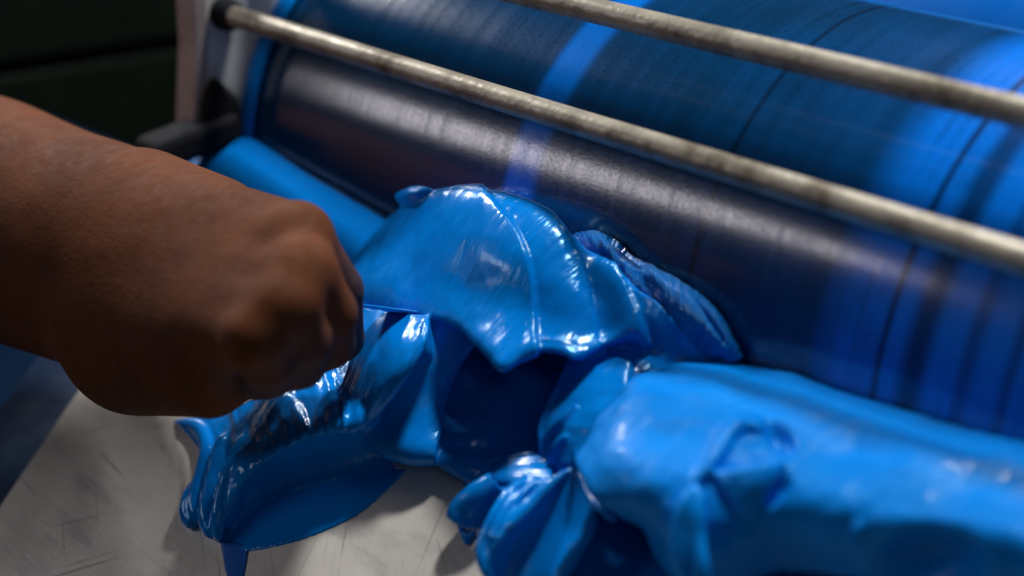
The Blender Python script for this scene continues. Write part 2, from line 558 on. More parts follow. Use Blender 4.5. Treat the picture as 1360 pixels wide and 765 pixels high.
# ------------------------------------------------------------------ machine
XL, XR = -0.588, 0.12
r = lathe_x('ink_roller', [(XL - .004, 0.001), (XL - .004, RR - .012), (XL, RR - .008), (XL, RR - .0012), (XL + .0012, RR)] +
            [(x, RR) for x in np.linspace(XL + .02, XR - .002, 12)] + [(XR, RR - .002), (XR, 0.001)], 0, 0, 'roller')
tag(r, 'big steel press roller filmed with dark blue ink under two guard rods', 'roller')
r0 = r
rim = lathe_x('ink_rim', [(XL - .0100, RR - .016), (XL - .0105, RR - .006), (XL - .0090, RR + .0005), (XL - .0040, RR + .0020), (XL + .0010, RR + .0018), (XL + .0030, RR + .0003)], 0, 0, 'ink_soft', r0)
tag(rim, 'bright blue ink built up on the roller end')

b2 = lathe_x('ink_roller', [(XL, 0.001), (XL, .066), (XL + .002, .068), (-.3, .068), (XR - .002, .068), (XR, .066), (XR, 0.001)], 0.172, 0.045, 'ink_back')
tag(b2, 'smaller roller solid bright blue with ink, behind the big roller', 'roller')

def guard_rod(px, py, rad, label):
    p = on_shell(px, py, rad)
    y, z = p[1], p[2]
    rr = .0049
    prof = [(-.603, .0005), (-.603, rr)] + [(x, rr) for x in np.linspace(-.59, .11, 24)] + [(.112, .0005)]
    root = empty('guard_rod', (-.603, y, z))
    lathe_x('rod', prof, y, z, 'rod', root, 40)
    lathe_x('end_collar', [(-.6005, .001), (-.6005, .0075), (-.598, .0078), (-.592, .0070), (-.5905, .0048)], y, z, 'grime', root, 40)
    tag(root, label, 'rod', 'steel rods guarding the roller')
guard_rod(1360, 345, .1262, 'worn steel guard rod close above the blue ink pile')
guard_rod(1360, 150, .1262, 'worn steel guard rod across the upper part of the big roller')

# side cheek plate
root = empty('cheek_plate', (-.604, -.10, -.06))
poly = [tuple(on_x(*q, -.601)[1:]) for q in [(255, -60), (262, 60), (258, 172), (300, 215)]]
poly += [(-.02, poly[-1][1]), (.10, -.02), (.10, poly[0][1])]
prism('plate', poly, -.614, -.601, 'cheek', root, .0008)
e = [on_x(*q, -.601) for q in [(255, -60), (262, 60), (258, 172)]]
prism('edge_strip', [(e[0][1] - .0012, e[0][2]), (e[1][1] - .0012, e[1][2]), (e[2][1] - .0012, e[2][2]),
                     (e[2][1] + .006, e[2][2]), (e[1][1] + .006, e[1][2]), (e[0][1] + .006, e[0][2])], -.6155, -.6003, 'cheek_edge', root, .0008)
tag(root, 'pale grey side plate at the far roller end, stained near its foot', 'side plate')

# stained iron bracket at the foot of the cheek
root = empty('bracket', on_x(250, 200, -.597))
A, B = on_x(318, 166, -.594), on_x(203, 212, -.594)
d = B - A
Lg = np.linalg.norm(d)
d /= Lg
nrm = np.cross(d, (1, 0, 0))
box_xform('arm', (A + B) / 2 - np.array([.006, 0, 0]), d * Lg / 2, nrm * .0075, np.array([.010, 0, 0]), 'grime', root, .004)
cpt = on_x(290, 148, -.597)
prism('lug', [(cpt[1] - .013, cpt[2] - .016), (cpt[1] + .016, cpt[2] - .020), (cpt[1] + .010, cpt[2] + .006), (cpt[1] - .001, cpt[2] + .018), (cpt[1] - .008, cpt[2] + .006)],
      -.6008, -.593, 'grime', root, .003)
tag(root, 'dark ink stained iron bracket at the foot of the side plate', 'bracket')

# green machine cabinet behind the arm
root = empty('machine_cabinet', (-.95, .0, -.2))
sa, sb = on_x(0, 95, -.86), on_x(190, 66, -.86)
sl = (sb[2] - sa[2]) / (sb[1] - sa[1])
def seam(y, off):
    return sa[2] + sl * (y - sa[1]) + off
prism('upper_panel', [(-.50, seam(-.50, .003)), (.22, seam(.22, .003)), (.22, .12), (-.50, .12)], -.90, -.86, 'green', root, .004)
prism('lower_panel', [(-.50, -.45), (.22, -.45), (.22, seam(.22, -.003)), (-.50, seam(-.50, -.003))], -.90, -.862, 'green', root, .004)
prism('frame', [(-.51, -.46), (.23, -.46), (.23, .13), (-.51, .13)], -.95, -.903, 'green', root, .004)
tag(root, 'dark green enamelled machine cabinet with one seam, behind the arm', 'cabinet')

# apron plate: steel, sloping from the roller to the front
def on_plate(px, py):
    d = ray(px, py)
    return C0 + d * t_plate(d)
pn = np.array([0, -PS, 1.0]) / math.hypot(1, PS)
pa, pb = on_plate(105, 515), on_plate(0, 670)
ds = (pb - pa) / (pb[1] - pa[1])
LT, LB = pa + ds * (-.098 - pa[1]), pa + ds * (-.46 - pa[1])
RT = np.array([.12, LT[1], LT[2]])
RB = np.array([.12, LB[1], LB[2]])
th = .008
v = [LT, LB, RB, RT] + [k - pn * th for k in (LT, LB, RB, RT)]
fc = [(0, 1, 2, 3), (7, 6, 5, 4), (0, 4, 5, 1), (1, 5, 6, 2), (2, 6, 7, 3), (3, 7, 4, 0)]
pl = make('apron_plate', v, fc, 'plate', None, False)
bv = pl.modifiers.new('bevel', 'BEVEL')
bv.width = .0012
bv.segments = 3
tag(pl, 'scratched pale steel apron plate sloping below the ink pile', 'plate')

# navy machine frame beyond the plate's edge
root = empty('side_housing', LB + np.array([-.05, 0, -.1]))
out = np.array([-1, 0, 0.])
lo = lambda p, a_, b_: p + out * a_ - pn * b_
q = [lo(LT, .003, .012), lo(LB, .003, .012), lo(LB, .06, .012), lo(LT, .06, .012)]
v = q + [k - np.array([0, 0, .2]) for k in q]
o = make('frame_rail', v, fc, 'navy', root, False)
bv = o.modifiers.new('bevel', 'BEVEL')
bv.width = .003
bv.segments = 3
q = [lo(LT, .062, .03), lo(LB, .062, .03), lo(LB, .35, .05), lo(LT, .35, .05)]
v = q + [k - np.array([0, 0, .2]) for k in q]
o = make('side_cover', v, fc, 'navy', root, False)
tag(root, 'dark blue machine housing along the edge of the steel apron', 'housing')

# ------------------------------------------------------------------ ink
ink = empty('ink_pile', on_plate(640, 640))
tag(ink, 'thick glossy bright blue printing ink heaped in folds against the roller', 'ink')

sheet('settled_strip', [
    [('b', 232, 228, 18), ('b', 250, 200, 20), ('b', 286, 183, 22), ('b', 332, 180, 21), ('b', 420, 233, 16), ('b', 512, 286, 12), ('b', 590, 330, 10)],
    [('b', 232, 240, 22), ('b', 252, 216, 25), ('b', 290, 198, 26), ('b', 336, 194, 25), ('b', 420, 246, 20), ('b', 510, 298, 15), ('b', 588, 342, 13)],
    [('b', 234, 280, 22), ('b', 258, 252, 25), ('b', 294, 240, 26), ('b', 340, 244, 25), ('b', 420, 286, 20), ('b', 506, 330, 15), ('b', 580, 366, 13)],
    [('b', 244, 340, 17), ('b', 272, 325, 19), ('b', 306, 318, 20), ('b', 350, 325, 20), ('b', 424, 350, 16), ('b', 500, 380, 13), ('b', 566, 400, 11)],
    [('b', 262, 420, 3), ('b', 290, 415, 3), ('b', 330, 410, 3), ('b', 370, 415, 3), ('b', 430, 425, 3), ('b', 494, 440, 3), ('b', 550, 450, 3)]],
    'ink_soft', ink, 9, 80, 90, 0.3, rim=.07)

# hooded dome
hood_cols = [
    [(497, 306, 3), (479, 328, 18), (467, 354, 27), (466, 384, 32), (472, 409, 30)],
    [(540, 278, 3), (522, 284, 24), (508, 320, 42), (506, 370, 50), (514, 413, 46)],
    [(580, 266, 2), (568, 260, 26), (556, 308, 48), (553, 372, 58), (558, 418, 54)],
    [(612, 262, 2), (606, 252, 27), (596, 305, 51), (592, 375, 63), (598, 426, 58)],
    [(642, 264, 2), (640, 253, 28), (634, 310, 53), (626, 385, 65), (630, 447, 60)],
    [(668, 270, 2), (668, 257, 28), (662, 318, 53), (652, 400, 65), (650, 466, 60)],
    [(690, 280, 2), (692, 266, 27), (686, 328, 51), (674, 412, 63), (667, 485, 60)],
    [(712, 292, 2), (716, 278, 26), (712, 342, 48), (700, 415, 60), (692, 472, 58)],
    [(735, 308, 2), (740, 294, 24), (738, 360, 44), (728, 425, 56), (720, 463, 56)],
    [(756, 326, 2), (764, 318, 20), (762, 378, 40), (754, 435, 52), (746, 467, 52)],
    [(775, 344, 2), (785, 338, 17), (783, 392, 35), (776, 442, 47), (766, 474, 48)],
    [(805, 360, 2), (815, 352, 14), (812, 405, 29), (806, 440, 40), (796, 460, 42)],
    [(838, 385, 2), (846, 378, 10), (846, 415, 22), (840, 438, 32), (832, 452, 34)],
    [(866, 420, 1), (872, 418, 7), (872, 440, 15), (866, 458, 24), (856, 464, 26)]]
hood_cols = [c_ + [(c_[-1][0] + 2, c_[-1][1] + 1, c_[-1][2] - 9), (c_[-1][0] + 4, c_[-1][1] - 8, c_[-1][2] - 20), (c_[-1][0] + 4, c_[-1][1] - 30, c_[-1][2] - 30)] for c_ in hood_cols]
hood = sheet('hood', hood_cols,
    'ink_hood', ink, 5, 280, 190, 0.6, comb=0.25, comb_axis=0, combs=30, rim=.035,
    creases=[([(632, 240), (662, 272), (688, 308), (704, 345), (712, 385), (714, 450)], 2.2, 60),
             ([(716, 262), (744, 298), (766, 332), (780, 370), (788, 420)], 1.8, 40),
             ([(806, 330), (830, 372), (846, 410)], 1.5, 30),
             ([(560, 200), (800, 210), (900, 240)], 0, 10)])
lump = sheet('lump', [
    [(526, 268, 20), (524, 258, 26), (540, 248, 28), (560, 245, 26)],
    [(530, 272, 22), (536, 262, 33), (552, 255, 34), (574, 250, 26)],
    [(540, 274, 22), (548, 270, 30), (562, 264, 30), (578, 258, 24)]],
    'ink', ink, 5, 24, 24, 0.5, rim=.3)

# rippled frill behind the dome
sheet('frill', [
    [(756, 313, 1), (790, 306, 2), (822, 322, 2), (840, 340, 2), (880, 360, 2), (930, 390, 2), (962, 425, 2), (988, 474, 1)],
    [(760, 318, 6), (792, 312, 9), (821, 329, 9), (844, 348, 9), (884, 368, 9), (930, 399, 9), (958, 433, 9), (984, 477, 5)],
    [(766, 328, 8), (797, 325, 13), (824, 344, 13), (851, 364, 13), (887, 385, 14), (926, 420, 14), (950, 450, 13), (975, 481, 7)],
    [(776, 344, 7), (804, 346, 12), (830, 367, 12), (859, 390, 13), (888, 414, 15), (918, 445, 15), (938, 468, 13), (960, 486, 6)],
    [(788, 360, 4), (812, 366, 8), (836, 390, 9), (864, 414, 10), (886, 440, 12), (906, 462, 12), (926, 480, 10), (944, 492, 4)]],
    'ink_frill', ink, 6, 60, 420, 0.2, comb=1.3, comb_axis=1, combs=70, rim=.05,
    dents=[(838, 345, 12, 60, -.6, 4), (944, 425, 5, 40, -.6, 2)])
side = [sheet('fold', [
    [(838, 380, 16), (870, 400, 17), (900, 430, 16), (930, 466, 13), (950, 488, 10)],
    [(845, 410, 21), (868, 430, 21), (890, 455, 20), (915, 480, 17), (930, 500, 13)],
    [(836, 440, 25), (856, 462, 25), (872, 480, 24), (890, 500, 21), (905, 520, 17)],
    [(800, 450, 30), (820, 485, 30), (840, 510, 28), (860, 530, 25), (880, 545, 21)],
    [(770, 475, 30), (785, 520, 31), (800, 550, 29), (820, 570, 25), (840, 580, 18)]],
    'ink', ink, 9, 70, 60, 0.5, comb=0.5, comb_axis=1, combs=9, rim=.08)]
side.append(sheet('wall', [
    [(758, 462, 36), (780, 462, 35), (806, 468, 33), (840, 480, 30)],
    [(740, 508, 33), (766, 512, 35), (796, 518, 34), (830, 520, 32)],
    [(719, 552, 26), (746, 556, 32), (778, 558, 34), (812, 556, 34)],
    [(714, 590, 21), (740, 596, 27), (770, 598, 30), (800, 596, 31)],
    [(722, 624, 14), (745, 632, 20), (772, 636, 23), (800, 636, 24)]],
    'ink', ink, 9, 70, 50, 0.4, comb=0.9, comb_axis=0, combs=7, rim=.06))
for pts in ([(742, 512, 34, .8), (729, 540, 30, 1.3), (718, 572, 25, 1.3), (720, 612, 18, 1.0)],
            [(764, 536, 36, .8), (744, 560, 33, 1.6), (724, 582, 26, 1.2)],
            [(752, 576, 33, .8), (736, 596, 28, 1.6), (728, 622, 20, 1.2)]):
    side.append(rope('ridge', pts, 'ink', ink, 40, 16, .5))

# cave: back and floor
sheet('cave_back', [
    [(540, 400, 3), (620, 380, 3), (700, 390, 3), (780, 420, 3)],
    [(560, 460, 3), (630, 460, 3), (700, 460, 3), (780, 470, 3)],
    [(560, 520, 4), (630, 520, 4), (700, 520, 4), (780, 520, 4)],
    [(560, 570, 4), (630, 575, 4), (700, 575, 4), (780, 575, 4)]],
    'ink_soft', ink, 2, 60, 60, 2.0, dents=[(620, 490, 20, 30, .4, -8), (700, 500, 30, 18, 0, -6)])

# curtain left of the cave, running into the tongue pulled out to the left
left = [sheet('cave_floor', [
    [(555, 535, 6), (610, 540, 5), (670, 545, 5), (740, 535, 8)],
    [(562, 575, 12), (615, 580, 10), (672, 580, 10), (735, 575, 12)],
    [(572, 605, 12), (618, 612, 14), (668, 610, 14), (730, 600, 16)],
    [(580, 618, 7), (625, 638, 10), (668, 645, 12), (720, 640, 14)],
    [(588, 622, 1), (628, 648, 1), (660, 665, 1), (710, 670, 2)]],
    'ink', ink, 6, 60, 60, 0.8, comb=1.2, comb_axis=0, combs=8, rim=.1)]
left.append(sheet('curtain', [
    [(448, 404, 36), (500, 410, 51), (540, 415, 57), (569, 418, 58)],
    [(458, 436, 44), (500, 450, 57), (532, 454, 61), (562, 450, 61)],
    [(462, 475, 44), (492, 486, 54), (520, 490, 58), (547, 484, 57)],
    [(452, 510, 38), (478, 518, 46), (502, 522, 50), (525, 515, 49)],
    [(436, 545, 28), (464, 552, 34), (486, 558, 37), (501, 553, 35)]],
    'ink', ink, 12, 70, 50, 0.5, comb=0.6, comb_axis=1, combs=6, rim=.08))
left.append(rope('ridge', [(568, 419, 59, 1.2), (563, 447, 61, 1.6), (548, 482, 57, 2.0), (525, 514, 49, 2.0), (502, 545, 38, 1.8), (486, 568, 28, 1.4)], 'ink', ink, rough=.5))
left.append(sheet('curtain', [
    [(562, 418, 50), (590, 422, 52), (618, 430, 50), (638, 446, 46)],
    [(556, 462, 49), (580, 468, 44), (602, 478, 38), (612, 490, 30)],
    [(532, 506, 43), (560, 512, 36), (582, 520, 28), (596, 530, 20)],
    [(496, 548, 32), (530, 560, 28), (562, 566, 24), (588, 568, 18)],
    [(482, 574, 26), (512, 588, 25), (546, 596, 23), (580, 598, 18)],
    [(488, 592, 18), (512, 608, 17), (545, 617, 15), (578, 618, 11)],
    [(504, 596, 4), (524, 606, 4), (550, 612, 4), (576, 614, 3)]],
    'ink', ink, 6, 90, 50, 0.4, rim=.06))
left.append(sheet('tongue', [
    [(500, 470, 26), (440, 480, 30), (370, 510, 26), (305, 540, 14), (228, 558, 2)],
    [(505, 505, 35), (450, 520, 39), (380, 545, 34), (312, 575, 20), (262, 596, 6)],
    [(500, 540, 38), (455, 552, 41), (390, 574, 37), (318, 612, 25), (262, 638, 8)],
    [(490, 562, 36), (455, 566, 39), (392, 586, 35), (325, 630, 24), (280, 680, 11)],
    [(482, 576, 31), (452, 575, 34), (394, 592, 31), (328, 638, 21), (290, 704, 9)]],
    'ink_comb', ink, 9, 90, 200, 1.0, comb=1.9, comb_axis=1, combs=34, rim=.05))
crest = [(490, 562, 34), (452, 568, 36), (392, 587, 33), (326, 632, 22), (289, 688, 11), (287, 714, 4)]
foot = [(540, 622, 1.0), (520, 644, 1.0), (476, 682, 1.0), (412, 712, 1.0), (350, 729, .8), (305, 735, .5)]
wall_ = []
for t_ in (0, .25, .5, .75, 1.0):
    k_ = t_ + .10 * math.sin(math.pi * t_)                # slightly undercut
    wall_.append([(x_ + .99 * l_ * t_, y_ + 1.70 * l_ * t_, max(l_ * (1 - k_), .9)) for x_, y_, l_ in crest])
wall_.append([((a_[0] + b_[0]) / 2, (a_[1] + b_[1]) / 2, .9) for a_, b_ in zip(wall_[-1], foot)])
wall_.append(foot)
left.append(sheet('scoop', wall_, 'ink', ink, 3, 90, 80, 0.15, rim=.03))
for k, pts in enumerate([
        [(236, 562, 3, 2.5), (262, 568, 5, 3.5), (276, 590, 8, 4), (272, 630, 8, 4.5), (262, 668, 6, 4.5), (266, 696, 4, 3)],
        [(264, 640, 4, 3.5), (256, 664, 5, 4.5), (252, 684, 4, 4.2), (260, 698, 3, 3)],
        [(300, 575, 14, 3), (290, 610, 14, 4), (282, 650, 11, 4), (276, 690, 8, 4), (286, 716, 4, 3)],
        [(326, 575, 22, 2), (310, 612, 20, 3), (298, 650, 16, 3), (290, 690, 11, 3), (291, 720, 4, 2.2)]]):
    left.append(rope('fold', pts, 'ink', ink, rough=1.0))
fuse('pulled_fold', [hood, lump] + side + left, 'ink_paste', ink, .0008, 2)
sheet('drip', [
    [(292, 716, 1.5), (310, 720, 1.2), (330, 724, .6)],
    [(296, 738, .9), (312, 740, .9), (328, 742, .4)],
    [(299, 756, .7), (313, 758, .7), (325, 760, .3)],
    [(304, 776, .5), (314, 778, .5), (321, 780, .3)],
    [(309, 796, .3), (315, 798, .3), (318, 800, .2)]],
    'film', ink, .5, 30, 16, 0.2, rim=.2)

# right-hand mass lying along the roller, with a torn knob
mx = [758, 790, 834, 882, 935, 990, 1070, 1160, 1260, 1385]
my = [[598, 548, 508, 488, 473, 480, 500, 528, 558, 592], [614, 574, 532, 508, 490, 498, 518, 545, 575, 610], [642, 614, 582, 556, 538, 543, 561, 585, 612, 648],
      [668, 652, 630, 610, 598, 602, 614, 632, 656, 690], [686, 686, 680, 668, 660, 662, 668, 682, 700, 730], [700, 722, 728, 722, 714, 708, 710, 722, 742, 772], [740, 770, 780, 780, 772, 762, 764, 777, 798, 822]]
mh = [[24, 29, 29, 22, 16, 14, 16, 19, 22, 25], [32, 38, 38, 32, 26, 22, 23, 25, 27, 30], [38, 46, 47, 44, 40, 36, 35, 35, 36, 38],
      [38, 47, 50, 49, 46, 43, 42, 41, 42, 44], [32, 41, 46, 47, 46, 45, 44, 43, 44, 46], [24, 31, 36, 37, 37, 36, 36, 36, 38, 40], [8, 14, 17, 18, 18, 18, 18, 18, 20, 24]]
mofs = [[0] * 10, [4, 10, 8, 8, 5, 5, 2, 0, 0, 0], [18, 30, 28, 23, 15, 10, 5, 0, 0, 0], [38, 52, 46, 36, 25, 15, 10, 5, 5, 0],
        [64, 76, 66, 53, 40, 25, 15, 10, 10, 0], [94, 90, 81, 68, 53, 35, 20, 12, 10, 0], [108, 102, 96, 83, 65, 45, 25, 15, 10, 0]]
right = [sheet('mound', [[('b', mx[k] + mofs[r_][k], my[r_][k], mh[r_][k]) for k in range(10)] +
    [('b', mx[9] + mofs[r_][9], my[r_][9], mh[r_][9] + w_, e_) for e_, w_ in ((.06, 1.5), (.12, -2), (.185, 1))] for r_ in range(7)],
    'ink_soft', ink, 12, 170, 340, 1.7, rim=.04,
    dents=[(1036, 584, 14, 22, -.8, 5), (1030, 654, 10, 24, .75, 5), (1240, 745, 60, 40, .1, 10), (1140, 705, 8, 14, .3, -2.5)])]
right.append(sheet('facet', [
    [('b', 946, 628, 50), ('b', 976, 622, 54), ('b', 1010, 616, 54), ('b', 1044, 612, 47)],
    [('b', 958, 646, 51), ('b', 980, 642, 53), ('b', 1008, 636, 53), ('b', 1034, 632, 47)],
    [('b', 974, 666, 48), ('b', 986, 664, 49), ('b', 1004, 660, 49), ('b', 1020, 656, 46)],
    [('b', 990, 694, 38), ('b', 996, 694, 40), ('b', 1002, 692, 40), ('b', 1006, 688, 38)]],
    'ink', ink, 6, 60, 60, 2.4, rim=.1))
right.append(sheet('facet', [
    [('b', 906, 648, 48), ('b', 934, 604, 48), ('b', 956, 562, 44), ('b', 986, 546, 40), ('b', 1016, 558, 38)],
    [('b', 914, 652, 50), ('b', 942, 614, 53), ('b', 964, 574, 50), ('b', 988, 560, 46), ('b', 1014, 570, 42)],
    [('b', 928, 652, 48), ('b', 952, 622, 50), ('b', 972, 588, 47), ('b', 992, 574, 43), ('b', 1012, 580, 40)]],
    'ink', ink, 6, 60, 90, 2.4, rim=.14))
for pts in ([(930, 644, 57, 2), (912, 670, 55, 3.0), (904, 705, 49, 3.2), (906, 745, 42, 3), (914, 780, 34, 2)],
            [(932, 650, 57, 1.5), (926, 680, 54, 2.4), (926, 715, 48, 2.6), (932, 755, 42, 2.6), (938, 785, 34, 2)]):
    right.append(rope('fold', pts, 'ink', ink, 60, 20, .6))
fuse('mound', right, 'ink_mound', ink, .0010, 2)

# folds in front of the wall
front = [sheet('leaf_fold', [
    [(712, 660, 24), (738, 640, 28), (760, 619, 31), (768, 622, 30)],
    [(690, 686, 27), (720, 668, 26), (752, 652, 26), (782, 664, 32)],
    [(666, 712, 27), (700, 702, 20), (740, 692, 20), (781, 692, 32)],
    [(650, 738, 23), (684, 736, 14), (722, 728, 15), (764, 724, 29)],
    [(650, 768, 16), (678, 774, 8), (708, 766, 10), (742, 758, 23)],
    [(664, 800, 6), (684, 806, 3), (704, 800, 4), (718, 794, 12)]],
    'ink', ink, 5, 80, 70, 0.25, comb=0.5, comb_axis=1, combs=5, rim=.04)]
for pts in ([(700, 632, 22, 1.5), (676, 658, 26, 2.4), (655, 692, 26, 2.8), (640, 728, 22, 2.6), (648, 770, 15, 2)],
            [(766, 620, 31, 1.0), (784, 664, 33, 1.5), (780, 692, 32, 1.8), (762, 726, 29, 1.8), (738, 766, 21, 1.6)],
            [(716, 634, 24, 1.2), (690, 660, 27, 2.0), (668, 692, 27, 2.0), (652, 722, 25, 1.6)],
            [(730, 640, 27, 1.0), (704, 664, 29, 1.8), (680, 692, 28, 1.8), (660, 724, 25, 1.4)],
            [(760, 620, 31, .8), (730, 646, 30, 2.2), (700, 676, 29, 2.4), (676, 704, 28, 1.6)]):
    front.append(rope('ridge', pts, 'ink', ink, rough=.9))
front.append(sheet('fold', [
    [(590, 606, 4), (640, 606, 10), (690, 604, 16), (730, 600, 18)],
    [(606, 630, 5), (650, 630, 16), (694, 628, 21), (732, 624, 23)],
    [(622, 652, 4), (662, 652, 17), (700, 650, 23), (734, 642, 26)],
    [(640, 676, 2), (672, 680, 14), (704, 676, 20), (736, 666, 24)]],
    'ink_comb', ink, 6, 60, 60, 0.6, comb=1.2, comb_axis=0, combs=12, rim=.08))
front.append(sheet('torn_tip', [
    [(772, 640, 32), (784, 652, 34), (798, 664, 35)],
    [(778, 656, 34), (792, 670, 37), (806, 680, 37)],
    [(784, 668, 32), (800, 684, 35), (818, 698, 33)]], 'ink', ink, 3, 24, 24, .6, rim=.2))
# small rolled lip
def curl():
    n, m = 40, 48
    ax = [(620, 692, 9, 7.5), (626, 680, 12, 7.5), (642, 660, 17, 6.5), (664, 640, 19, 5)]
    P = np.array([[*lift(*p[:3]), p[3] * .001] for p in ax])
    S = catmull(P, n)
    c, rr = S[:, :3], S[:, 3]
    t = np.gradient(c, axis=0)
    t /= np.linalg.norm(t, axis=1, keepdims=True)
    side_ = np.cross(t, pn)
    side_ /= np.linalg.norm(side_, axis=1, keepdims=True)
    w = np.cross(side_, t)
    V = []
    for sgn in (1.0, .76):
        for q in np.linspace(0, 1, m):
            j = (-0.45 + 1.75 * q) * math.pi
            V.append(c + (rr * sgn * (1.15 - 0.25 * q))[:, None] * (-math.cos(j) * side_ * .8 + 1.15 * math.sin(j) * w))
    V = np.array(V)
    idx = np.arange(2 * m * n).reshape(2, m, n)
    fs = []
    for i in range(m - 1):
        for k in range(n - 1):
            fs.append((idx[0, i, k], idx[0, i + 1, k], idx[0, i + 1, k + 1], idx[0, i, k + 1]))
            fs.append((idx[1, i, k], idx[1, i, k + 1], idx[1, i + 1, k + 1], idx[1, i + 1, k]))
        fs.append((idx[0, i, 0], idx[1, i, 0], idx[1, i + 1, 0], idx[0, i + 1, 0]))
        fs.append((idx[0, i, -1], idx[0, i + 1, -1], idx[1, i + 1, -1], idx[1, i, -1]))
    for k in range(n - 1):
        fs.append((idx[0, 0, k], idx[0, 0, k + 1], idx[1, 0, k + 1], idx[1, 0, k]))
        fs.append((idx[0, -1, k], idx[1, -1, k], idx[1, -1, k + 1], idx[0, -1, k + 1]))
    V = V.reshape(-1, 3)
    V = V + (vnoise(V, 120) * .0012)[:, None]
    return make('curled_lip', V, [tuple(int(a) for a in f) for f in fs], 'ink', ink)
front.append(curl())
front.append(sheet('drip', [
    [(604, 690, 5), (612, 700, 5), (622, 708, 4), (634, 700, 6)],
    [(608, 704, 3), (614, 712, 3), (622, 718, 2), (632, 710, 3)],
    [(612, 718, 1.5), (616, 722, 1.5), (620, 725, 1), (628, 719, 1)]], 'ink', ink, 3, 20, 20, .4, rim=.2))
fuse('front_folds', front, 'ink_paste', ink, .0007, 1)

# film of ink covering the plate under the heap
sheet('ink_bed', [
    [(560, 470, 2), (700, 480, 2), (850, 520, 2), (1000, 560, 2), (1200, 620, 2), (1400, 690, 2), ('b', 1400, 690, 3, .09), ('b', 1400, 690, 3, .19)],
    [(575, 560, 4), (700, 580, 4), (850, 610, 4), (1000, 640, 4), (1200, 700, 4), (1400, 740, 4), ('b', 1400, 740, 4, .09), ('b', 1400, 740, 4, .19)],
    [(600, 622, 3), (690, 650, 5), (850, 680, 5), (1000, 710, 5), (1200, 760, 5), (1400, 800, 5), ('b', 1400, 800, 5, .09), ('b', 1400, 800, 5, .19)],
    [(650, 690, 2), (720, 710, 5), (850, 740, 6), (1000, 770, 6), (1200, 820, 6), (1400, 850, 6), ('b', 1400, 850, 5, .09), ('b', 1400, 850, 5, .19)],
    [(668, 770, 1), (730, 790, 4), (850, 820, 6), (1000, 850, 6), (1200, 880, 6), (1400, 910, 6), ('b', 1400, 910, 5, .09), ('b', 1400, 910, 5, .19)],
    [(690, 850, .5), (760, 870, 1), (850, 890, 1), (1000, 920, 1), (1200, 950, 1), (1400, 980, 1), ('b', 1400, 980, 1, .09), ('b', 1400, 980, 1, .19)]],
    'ink', ink, 2, 70, 70, 1.6, rim=.05)

# ------------------------------------------------------------------ hand (one continuous body)
def smin(a, b, k):
    h = np.clip(0.5 + 0.5 * (b - a) / k, 0, 1)
    return b * (1 - h) + a * h - k * h * (1 - h)
def cone(P, a, b, ra, rb):
    ba = b - a
    h = np.clip(((P - a) @ ba) / (ba @ ba), 0, 1)
    q = P - a - h[..., None] * ba
    return np.sqrt((q * q).sum(-1)) - (ra + (rb - ra) * h)
def surface_nets(Fv, lo_, step):
    nx, ny, nz = Fv.shape
    s = Fv < 0
    cnt = np.zeros((nx - 1, ny - 1, nz - 1), np.int8)
    for i in (0, 1):
        for j in (0, 1):
            for k in (0, 1):
                cnt += s[i:nx - 1 + i, j:ny - 1 + j, k:nz - 1 + k]
    act = (cnt > 0) & (cnt < 8)
    idx = -np.ones(act.shape, np.int64)
    cells = np.argwhere(act)
    idx[act] = np.arange(len(cells))
    acc = np.zeros((len(cells), 3))
    num = np.zeros(len(cells))
    cor = [(i, j, k) for i in (0, 1) for j in (0, 1) for k in (0, 1)]
    for a_ in range(8):
        for b_ in range(a_ + 1, 8):
            A_, B_ = np.array(cor[a_]), np.array(cor[b_])
            if np.abs(A_ - B_).sum() != 1:
                continue
            fa = Fv[tuple((cells + A_).T)]
            fb = Fv[tuple((cells + B_).T)]
            m = (fa < 0) != (fb < 0)
            t = np.where(m, fa / np.where(m, fa - fb, 1), 0)
            acc += np.where(m[:, None], A_ + t[:, None] * (B_ - A_), 0)
            num += m
    V = lo_ + step * (cells + acc / num[:, None])
    quads = []
    for ax in range(3):
        u, v_ = (ax + 1) % 3, (ax + 2) % 3
        sl0 = [slice(None)] * 3
        sl1 = [slice(None)] * 3
        sl0[ax], sl1[ax] = slice(0, -1), slice(1, None)
        ch = s[tuple(sl0)] != s[tuple(sl1)]
        E_ = np.argwhere(ch)
        ok = (E_[:, u] > 0) & (E_[:, v_] > 0) & (E_[:, u] < Fv.shape[u] - 1) & (E_[:, v_] < Fv.shape[v_] - 1)
        E_ = E_[ok]
        du = np.zeros(3, int); du[u] = 1
        dv = np.zeros(3, int); dv[v_] = 1
        g = lambda e: idx[tuple(e.T)]
        q = np.stack([g(E_ - du - dv), g(E_ - dv), g(E_), g(E_ - du)], 1)
        inside = s[tuple(E_.T)]
        q[~inside] = q[~inside][:, ::-1]
        quads.append(q)
    return V, np.concatenate(quads)

